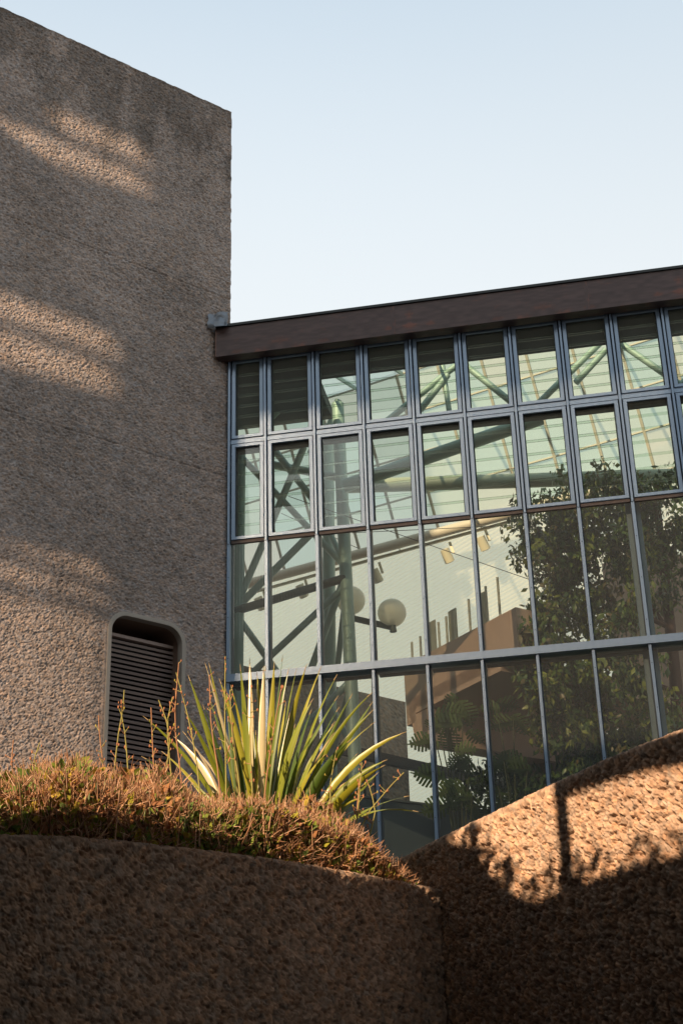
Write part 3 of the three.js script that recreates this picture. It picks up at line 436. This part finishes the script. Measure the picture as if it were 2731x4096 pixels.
// ================================================================ hedge, sword-leaf clump and dry stalks in the planter
{
  const hd = thing('hedge', 'low brown twiggy hedge with yellow green leaves along the planter wall', 'hedge', [-0.8, 3.4, -8.5]);
  const topAt = (x) => { const T = [[-3, 3.86], [-1.9, 3.9], [-1.62, 3.95], [-1.36, 4.02], [-1.1, 3.98], [-0.85, 3.96], [-0.58, 3.96], [-0.3, 3.99], [-0.05, 3.98], [0.06, 3.9], [0.16, 3.74], [0.3, 3.62], [0.6, 3.55]]; for (let i = 1; i < T.length; i++) if (x < T[i][0]) { const [a, b] = T[i - 1], [c, d] = T[i]; return b + (d - b) * Math.max(0, (x - a) / (c - a)); } return 3.75; };
  const tw = [], lf = [], browns = [[0.46, 0.27, 0.16], [0.32, 0.16, 0.08], [0.56, 0.37, 0.25], [0.22, 0.11, 0.055], [0.5, 0.3, 0.17]].map((c) => lin(...c)), leaves = [[0.34, 0.32, 0.02], [0.20, 0.26, 0.02], [0.09, 0.15, 0.02], [0.42, 0.31, 0.03], [0.34, 0.15, 0.05], [0.40, 0.20, 0.08], [0.3, 0.13, 0.05]].map((c) => lin(...c)), fresh = [[0.14, 0.22, 0.03], [0.2, 0.28, 0.03], [0.26, 0.3, 0.03]].map((c) => lin(...c));
  const o = hd.position, spot = () => { const t = rr(0.12, 0.955), d = Math.pow(rnd(), 1.4), p = parapetLine.getPointAt(t), q = parapetLine.getTangentAt(t), n = V(q.z, 0, -q.x).normalize(); if (n.z > 0) n.negate(); const x = p.x + n.x * (0.06 + d * 0.85), z = p.z + n.z * (0.06 + d * 0.85), lump = vn(x * 4, z * 4, 70) * 0.16 + vn(x * 14, z * 14, 71) * 0.09 - 0.15, rise = Math.min(1, 0.62 + d * 0.9); return [x, z, 3.42 + (topAt(x) + lump - 3.42) * rise, t]; };
  for (let i = 0; i < 44000; i++) { const [x, z, top] = spot(), f = Math.sqrt(rnd()), l = rr(0.05, 0.17) * (f > 0.85 ? 0.8 : 1), y = 3.42 + (top - 3.42) * f; tw.push({ p: [x - o.x, y - o.y, z - o.z], r: [rr(-1.45, 1.45), rr(0, 6.28), rr(-1.45, 1.45)], s: [rr(0.6, 1.4), l, rr(0.6, 1.4)] }); }
  for (let i = 0; i < 260; i++) { const [x, z, top] = spot(); tw.push({ p: [x - o.x, top - 0.02 - o.y, z - o.z], r: [rr(-0.4, 0.4), rr(0, 6.28), rr(-0.4, 0.4)], s: [0.9, rr(0.05, 0.15), 0.9] }); }
  for (let i = 0; i < 420; i++) { const [x, z, top] = spot(), l = rr(0.15, 0.34); tw.push({ p: [x - o.x, Math.max(3.42, top - l * 0.95) - o.y, z - o.z], r: [rr(-0.7, 0.7), rr(0, 6.28), rr(-0.7, 0.7)], s: [rr(1.6, 2.8), l, rr(1.6, 2.8)] }); }
  const patch = (x, z) => vn(x * 3.3, z * 3.3, 75);
  for (let i = 0; i < 60000; i++) {
    const [x, z, top] = spot(), f = Math.sqrt(rnd()), g = patch(x, z) + (x > -0.35 ? 0.25 : 0); if (rnd() > 0.25 + sstep(0.3, 0.62, g)) continue; const s = rr(0.7, 1.6);
    lf.push({ p: [x - o.x, 3.44 + (top - 3.44) * f - o.y, z - o.z], r: [rr(-1.6, 1.6), rr(0, 6.28), rr(-1.6, 1.6)], s: [s, s, s], c: patch(x + 9, z) > 0.55 && rnd() < 0.75 ? pick(fresh) : pick(leaves) });
  }
  scatter(hd, 'twigs', new THREE.CylinderGeometry(0.0013, 0.0026, 1, 4, 1, true).translate(0, 0.5, 0), new THREE.MeshStandardMaterial({ color: 0xffffff, roughness: 0.8 }), tw, browns);
  scatter(hd, 'leaves', leafShape(0.046, 0.028), leafMat, lf, leaves);
}
{
  const B = V(-0.576, 4.0, -9.733), t = thing('sword_leaf_clump', 'clump of upright sunlit sword-shaped leaves rising from the hedge', 'plant', [B.x, 3.4, B.z]);
  const tips = [[-0.432, 1.01, 0.337], [-0.341, 1.15, 0.177], [-0.341, 1.25, -0.074], [-0.104, 1.085, 0.307], [-0.071, 1.28, -0.096], [0.04, 1.107, 0.198], [-0.027, 1.213, -0.199], [0.153, 1.275, -0.058], [0.203, 1.07, 0.24], [0.239, 1.216, -0.161], [0.317, 1.116, 0.187], [0.406, 1.21, -0.116], [0.513, 1.006, 0.283], [0.514, 0.93, 0.083], [0.61, 1.03, -0.167], [0.732, 0.913, 0.184], [0.743, 0.954, -0.116], [0.739, 0.783, 0.234], [0.755, 0.88, -0.315], [0.939, 0.659, 0.14], [0.806, 0.434, 0.286], [0.939, 0.227, 0.19], [0.999, 0.18, -0.008], [-0.705, 0.738, 0.37], [-0.685, 0.43, 0.519], [-0.559, 0.29, 0.452], [-0.328, 0.78, 0.427], [-0.432, 0.72, 0.488], [-0.57, 0.764, -0.151], [-0.243, 1.13, -0.284], [-0.222, 0.934, 0.467], [-0.138, 0.622, 0.511], [0.11, 0.7, 0.495], [0.359, 0.795, 0.436], [0.217, 0.91, -0.411], [0.587, 0.543, 0.383], [0.43, 0.42, 0.484]];
  for (let k = 0; k < 44; k++) { const a = rr(-1.0, 1.3), l = rr(0.7, 1.12); tips.push([Math.sin(a) * l * 0.8, Math.cos(a) * l + 0.02, rr(-0.4, 0.35)]); }
  const mk = (r, g, b, tr) => phys(r, g, b, 0.42, { side: THREE.DoubleSide, clearcoat: 0.5, clearcoatRoughness: 0.28, transmission: tr, thickness: 0 });
  const green = [mk(0.10, 0.15, 0.012, 0.15), mk(0.16, 0.2, 0.012, 0.2), mk(0.30, 0.29, 0.02, 0.2), mk(0.06, 0.11, 0.015, 0.1), mk(0.2, 0.24, 0.012, 0.2)], pale = [mk(0.46, 0.40, 0.16, 0.12), mk(0.55, 0.48, 0.28, 0.1), mk(0.5, 0.42, 0.26, 0.1)], dry = std(0.36, 0.27, 0.13, 0.8, 0, { side: THREE.DoubleSide });
  const strap = (a, c, b, w, side0, fold) => { // a folded strap along the bow a-c-b
    const n = 10, pos = [], idx = [], q = V(0, 0, 0), d = V(0, 0, 0), s = V(0, 0, 0), up = V(0, 0, 0);
    for (let i = 0; i <= n; i++) { const k = i / n; q.copy(a).multiplyScalar((1 - k) ** 2).addScaledVector(c, 2 * k * (1 - k)).addScaledVector(b, k * k); d.copy(c).sub(a).multiplyScalar(1 - k).addScaledVector(V(0, 0, 0).copy(b).sub(c), k).normalize(); s.copy(side0).addScaledVector(d, -side0.dot(d)).normalize(); up.copy(d).cross(s);
      const h = w / 2 * (0.55 + 0.75 * k) * Math.min(1, (1 - k) * 2.6 + 0.04); for (const [x, y] of [[-1, fold], [0, -0.02], [1, fold]]) pos.push(q.x + s.x * h * x + up.x * h * y, q.y + s.y * h * x + up.y * h * y, q.z + s.z * h * x + up.z * h * y); }
    for (let i = 0; i < n; i++) for (let k = 0; k < 2; k++) { const m = i * 3 + k; idx.push(m, m + 1, m + 4, m, m + 4, m + 3); }
    const g = new THREE.BufferGeometry(); g.setAttribute('position', new THREE.Float32BufferAttribute(pos, 3)); g.setIndex(idx); g.computeVertexNormals(); return g;
  };
  tips.forEach(([x, y, z], i) => {
    const lower = V(0, 0.6, 0), a = V(x * 0.16 + rr(-0.07, 0.07), -0.25, z * 0.2 + rr(-0.07, 0.07)).add(lower), b = V(x, y, z).add(lower), c = a.clone().lerp(b, 0.55).add(V(-x * rr(0.02, 0.3), rr(0, 0.1) + rr(0.1, 0.34) * Math.abs(x) * (1 - y * 0.6), rr(-0.08, 0.08))), left = x < 0.08;
    const turn = left ? rr(-0.9, 0.5) : rr(-0.5, 1.0), side = V(Math.cos(turn), 0.15 * Math.sin(turn * 3), Math.sin(turn)), w = rr(0.028, 0.05), m = left ? (rnd() < 0.3 ? pick(pale) : pick(green)) : (rnd() < 0.1 && x < 0.35 ? pick(pale) : pick(green));  // cream leaves crowd the left, where their colour stands for sun highlights
    if (i > 60 && rnd() < 0.3) { a.multiplyScalar(1); b.multiplyScalar(0.72); }
    const leaf = part(t, 'leaf', strap(a, c, b, w, side, rr(0.25, 0.6)), m);
    if (i > 72) leaf.material = dry;
    const e = a.clone().multiplyScalar(0.0016).addScaledVector(c, 0.0768).addScaledVector(b, 0.9216); part(leaf, 'tip', bar(e.lerp(b, 0.3), b.clone().add(b.clone().sub(c).normalize().multiplyScalar(0.012)), 0.0035, 0.0012, 5), dry);
  });
}
{
  const lines = [[[-1.415, 4.1, -8.787], [-1.459, 4.424, -8.78], [-1.472, 4.562, -8.777]], [[-1.375, 4.1, -8.793], [-1.347, 4.503, -8.798], [-1.323, 4.659, -8.801], [-1.328, 4.721, -8.8]], [[-1.28, 4.1, -8.807], [-1.316, 4.457, -8.802], [-1.342, 4.58, -8.798]], [[-1.137, 4.1, -8.827], [-1.155, 4.413, -8.825], [-1.168, 4.614, -8.823]], [[-1.085, 4.1, -8.834], [-1.054, 4.43, -8.837], [-1.086, 4.569, -8.833], [-1.125, 4.662, -8.829]], [[-1.035, 4.1, -8.84], [-1.07, 4.507, -8.835], [-1.044, 4.679, -8.839]], [[-0.978, 4.1, -8.846], [-1.027, 4.538, -8.841], [-1.014, 4.821, -8.842], [-1.01, 4.902, -8.843]], [[-0.875, 4.1, -8.857], [-0.938, 4.507, -8.85], [-1.025, 4.837, -8.841]], [[-0.722, 4.1, -8.871], [-0.732, 4.585, -8.87], [-0.731, 4.943, -8.87]], [[-0.758, 4.1, -8.868], [-0.812, 4.508, -8.863], [-0.826, 4.823, -8.862]], [[-0.641, 4.1, -8.877], [-0.686, 4.43, -8.873], [-0.702, 4.727, -8.872]], [[-0.569, 4.1, -8.882], [-0.583, 4.414, -8.881], [-0.575, 4.742, -8.881]], [[-0.495, 4.1, -8.886], [-0.449, 4.427, -8.889], [-0.39, 4.756, -8.891]], [[-0.109, 4, -9.399], [-0.122, 4.241, -9.399], [-0.076, 4.496, -9.4]], [[0.027, 3.9, -9.4], [0.065, 4.252, -9.4], [0.081, 4.411, -9.4]], [[0.032, 3.9, -9.4], [0.047, 4.173, -9.4], [0.067, 4.315, -9.4]], [[0.066, 4, -9.4], [0.218, 4.215, -9.397], [0.339, 4.337, -9.394]], [[0.102, 3.9, -9.399], [0.152, 4.091, -9.399], [0.119, 4.266, -9.399]], [[-1.924, 4.0, -8.69], [-1.949, 4.333, -8.684], [-1.946, 4.394, -8.685]], [[-1.801, 4.0, -8.716], [-1.821, 4.293, -8.712], [-1.798, 4.384, -8.716]], [[-1.592, 4.0, -8.756], [-1.584, 4.33, -8.758]]];
  const groups = [['bare stalks with dry buds standing in front of the vent', [0, 1, 2, 3, 4, 5]], ['bare stalks with dry buds between the vent and the tall leaves', [6, 7, 8, 9]], ['bare stalks with dry buds among the tall sunlit leaves', [10, 11, 12]], ['bare stalks with red brown tips at the right end of the hedge', [13, 14, 15, 16, 17]], ['short bare stalks at the left end of the hedge', [18, 19, 20]]];
  const olive = std(0.27, 0.25, 0.07, 0.7), brown = std(0.33, 0.17, 0.09, 0.8), bud = std(0.36, 0.15, 0.07, 0.8), yel = phys(0.45, 0.36, 0.04, 0.8, { transmission: 0.3, thickness: 0, side: THREE.DoubleSide });
  for (const [label, ids] of groups) {
    const q = lines[ids[0]][0], t = thing('dry_stalks', label, 'plant', [q[0], 3.4, q[2]], 0, 'dry stalks in the planter');
    for (const i of ids) {
      const pts = lines[i].map((p) => V(p[0] - q[0], p[1] - 3.4, p[2] - q[2])); pts.unshift(V(pts[0].x + rr(-0.05, 0.05), 0, pts[0].z));
      const c = new THREE.CatmullRomCurve3(pts), stem = part(t, 'stem', limb(pts, 0.0065, 0.003), i % 3 ? olive : brown);
      for (let k = 0; k < 12; k++) { // side twigs and buds at the joints
        const f = rr(0.55, 1), a = c.getPointAt(f), dir = V(rr(-1, 1), rr(0.2, 1.2), rr(-0.6, 0.6)).normalize(), e = a.clone().addScaledVector(dir, rr(0.015, 0.06));
        part(stem, 'twig', bar(a, e, 0.003, 0.0015, 5), rnd() < 0.5 ? brown : olive); part(stem, 'bud', new THREE.SphereGeometry(rr(0.003, 0.0055), 6, 5).scale(1, 2.2, 1).translate(e.x, e.y, e.z), rnd() < 0.15 ? yel : bud);
      }
    }
  }
}

// ================================================================ unseen things behind the camera, placed to shade the court
{
  // unseen deck at the left shoulder, its outline drawn to shade hedge and walls
  const conc = std(0.2, 0.17, 0.145, 0.95), d = thing('unseen_walkway_deck', 'unseen raised concrete deck beside the camera, placed to shade the hedge and walls', 'deck', [-4, 0, -1]);
  const s = new THREE.Shape(); [[-0.42, 0.4], [-2.13, -2.9], [-2.11, -3.25], [-2.04, -3.69], [-1.93, -4.1], [-2.46, -4.08], [-2.85, -3.62], [-4.3, -2.95], [-26, -2], [-26, 9], [24, 9], [24, 0.4]].forEach(([x, z], i) => (i ? s.lineTo(x + 4, -(z + 1)) : s.moveTo(x + 4, -(z + 1))));
  part(d, 'slab', new THREE.ExtrudeGeometry(s, { depth: 0.55, bevelEnabled: false }).rotateX(-Math.PI / 2).translate(0, 5.45, 0), conc);
  const n = new THREE.Shape(); [[-1.93, -4.12], [-1.9, -4.8], [-2.06, -5.75], [-2.25, -5.75], [-2.24, -4.5], [-2.3, -4.12]].forEach(([x, z], i) => (i ? n.lineTo(x + 4, -(z + 1)) : n.moveTo(x + 4, -(z + 1))));
  part(d, 'unseen_ledge', new THREE.ExtrudeGeometry(n, { depth: 0.06, bevelEnabled: false }).rotateX(-Math.PI / 2).translate(0, 5.93, 0), conc);  // thin ledge out of view, shaped to shade the right wall's far end
  part(d, 'post', bar(V(-1.95 + 4, 6.0, -2.62 + 1), V(-1.95 + 4, 8.2, -2.62 + 1), 0.05, 0.05, 10), steelDark);  // unseen post, placed to cast the stripe on the right wall
  part(d, 'rail', beam(V(-1.92 + 4, 6.52, -2.55 + 1), V(-0.6 + 4, 6.42, 0.1 + 1), 0.06, 0.15), steelDark);  // unseen rail, placed to shade the band under the wall top
  for (const [x, z] of [[-8, 5], [4, 5]]) part(d, 'pillar', box(x - 0.3 + 4, x + 0.3 + 4, 0, 5.44, z - 0.3 + 1, z + 0.3 + 1), conc);
  { // unseen ivy, placed to break the outline of the deck shadow
    const iv = thing('unseen_ivy', 'unseen ivy along the deck edge, placed to break up its shadow', 'plant', [-2, 6, -3]), list = [], edge = [[-1.3, -1.3], [-2.13, -2.9], [-2.04, -3.69], [-1.92, -4.3], [-1.95, -4.9]];
    for (let k = 0; k < 520; k++) { const i = Math.floor(rnd() * 4), t = rnd(), x = edge[i][0] + (edge[i + 1][0] - edge[i][0]) * t, z = edge[i][1] + (edge[i + 1][1] - edge[i][1]) * t, up = vn(x * 5 + z * 7, 3, 44); if (up < 0.3) continue; const q = rr(0.8, 1.6); list.push({ p: [x + 2 + rr(-0.05, 0.06), rr(-0.02, 0.22) * up, z + 3 + rr(-0.05, 0.05)], r: [rr(-1.5, 1.5), rr(0, 6.28), rr(-1.5, 1.5)], s: [q, q, q] }); }
    scatter(iv, 'leaves', leafShape(0.06, 0.05), glossLeaf, list, [lin(0.06, 0.1, 0.03), lin(0.09, 0.13, 0.03)]);
  }
  // unseen high bridge, placed to darken the foreground walls
  const b = thing('unseen_high_bridge', 'unseen high concrete bridge over the camera, placed to darken the foreground walls', 'bridge', [-1, 0, -3]);
  part(b, 'deck', box(-15, 14, 10.8, 11.1, -6, 4), conc);
  for (const x of [-14.5, 13.5]) part(b, 'pier', box(x - 0.4, x + 0.4, 0, 10.79, -6, 9), conc);  // side walls out of view, placed to darken the parapet
}
{
  // unseen block towards the sun; its openings are cut to shape the sunlight
  const q = thing('unseen_shading_block', 'unseen dark block behind the camera, its openings cut to shape the patches of sun', 'building', [-0.5 * 12, 0, 0.866 * 12], 150 * R);
  const dq = -14 * Math.tan(SUN_ELEVATION * R), s = new THREE.Shape();
  [[-16, 0], [20, 0], [20, 33.2 + dq], [13.95, 33.2 + dq], [13.95, 39 + dq], [11.6, 39 + dq], [11.6, 34.25 + dq], [5, 35.28 + dq], [-16, 38.3 + dq]].forEach(([x, y], i) => (i ? s.lineTo(x, y) : s.moveTo(x, y)));
  const hole = (pts) => { const h = new THREE.Path(); pts.forEach(([x, y], i) => (i ? h.lineTo(x, y + dq) : h.moveTo(x, y + dq))); s.holes.push(h); };
  hole([[1.6, 17.2], [7.8, 17.2], [7.8, 21.2], [1.6, 21.2]]);  // lets the sun onto the hedge and the right wall
  const slots = [[[12.35, 36.15], [12.35, 35.1], [12.95, 34.3], [13.3, 34.2], [13.3, 34.6], [12.98, 34.95], [12.95, 35.45]], [[12.5, 32.3], [12.5, 31.2], [13.1, 30.45], [13.8, 29.75], [13.8, 30.95], [13.1, 31.7]], [[12.5, 28.6], [12.5, 27.95], [13.1, 27.2], [14.2, 26.2], [14.2, 26.9], [13, 28.0]], [[12.48, 27.85], [12.48, 24.9], [14.2, 22.8], [14.2, 26.05]]];  // openings traced back from the sun patches on the tower
  slots.forEach(hole);
  hole([[11.55, 26.8], [11.55, 32.3], [5.6, 33.2], [5.6, 27.6]]);  // lets the sun onto the balcony and plants indoors
  part(q, 'wall', new THREE.ExtrudeGeometry(s, { depth: 0.3, bevelEnabled: false }), std(0.1, 0.075, 0.062, 0.95));  // dark tone chosen to keep bounced light low
  for (const [a, b] of [[[12.3, 35.64], [13.6, 34.2]], [[12.4, 31.86], [14.1, 30.1]], [[12.4, 28.32], [14.3, 26.6]]]) part(q, 'unseen_shadow_rail', beam(V(a[0], a[1] + dq, 0.15), V(b[0], b[1] + dq, 0.15), 0.05, 0.13), steelDark);  // unseen bars for the dark lines across the tower patches
  for (let x = 5.62; x < 11.55; x += 0.1) part(q, 'unseen_dimming_bar', box(x - 0.0425, x + 0.0425, 26.7 + dq, 33.5 + dq, 0.1, 0.16), steelDark);  // unseen bars, spaced to pass only a little sun into the conservatory
  for (let x = 12.5; x < 14.25; x += 0.1) part(q, 'unseen_dimming_bar', box(x - 0.011, x + 0.011, 22.7 + dq, 27.9 + dq, 0.1, 0.13), steelDark);  // unseen thin bars, soften the sun low on the tower
}

scene.traverse((o) => { if (o.isMesh) { o.castShadow = true; o.receiveShadow = true; } });
renderer.render(scene, camera);
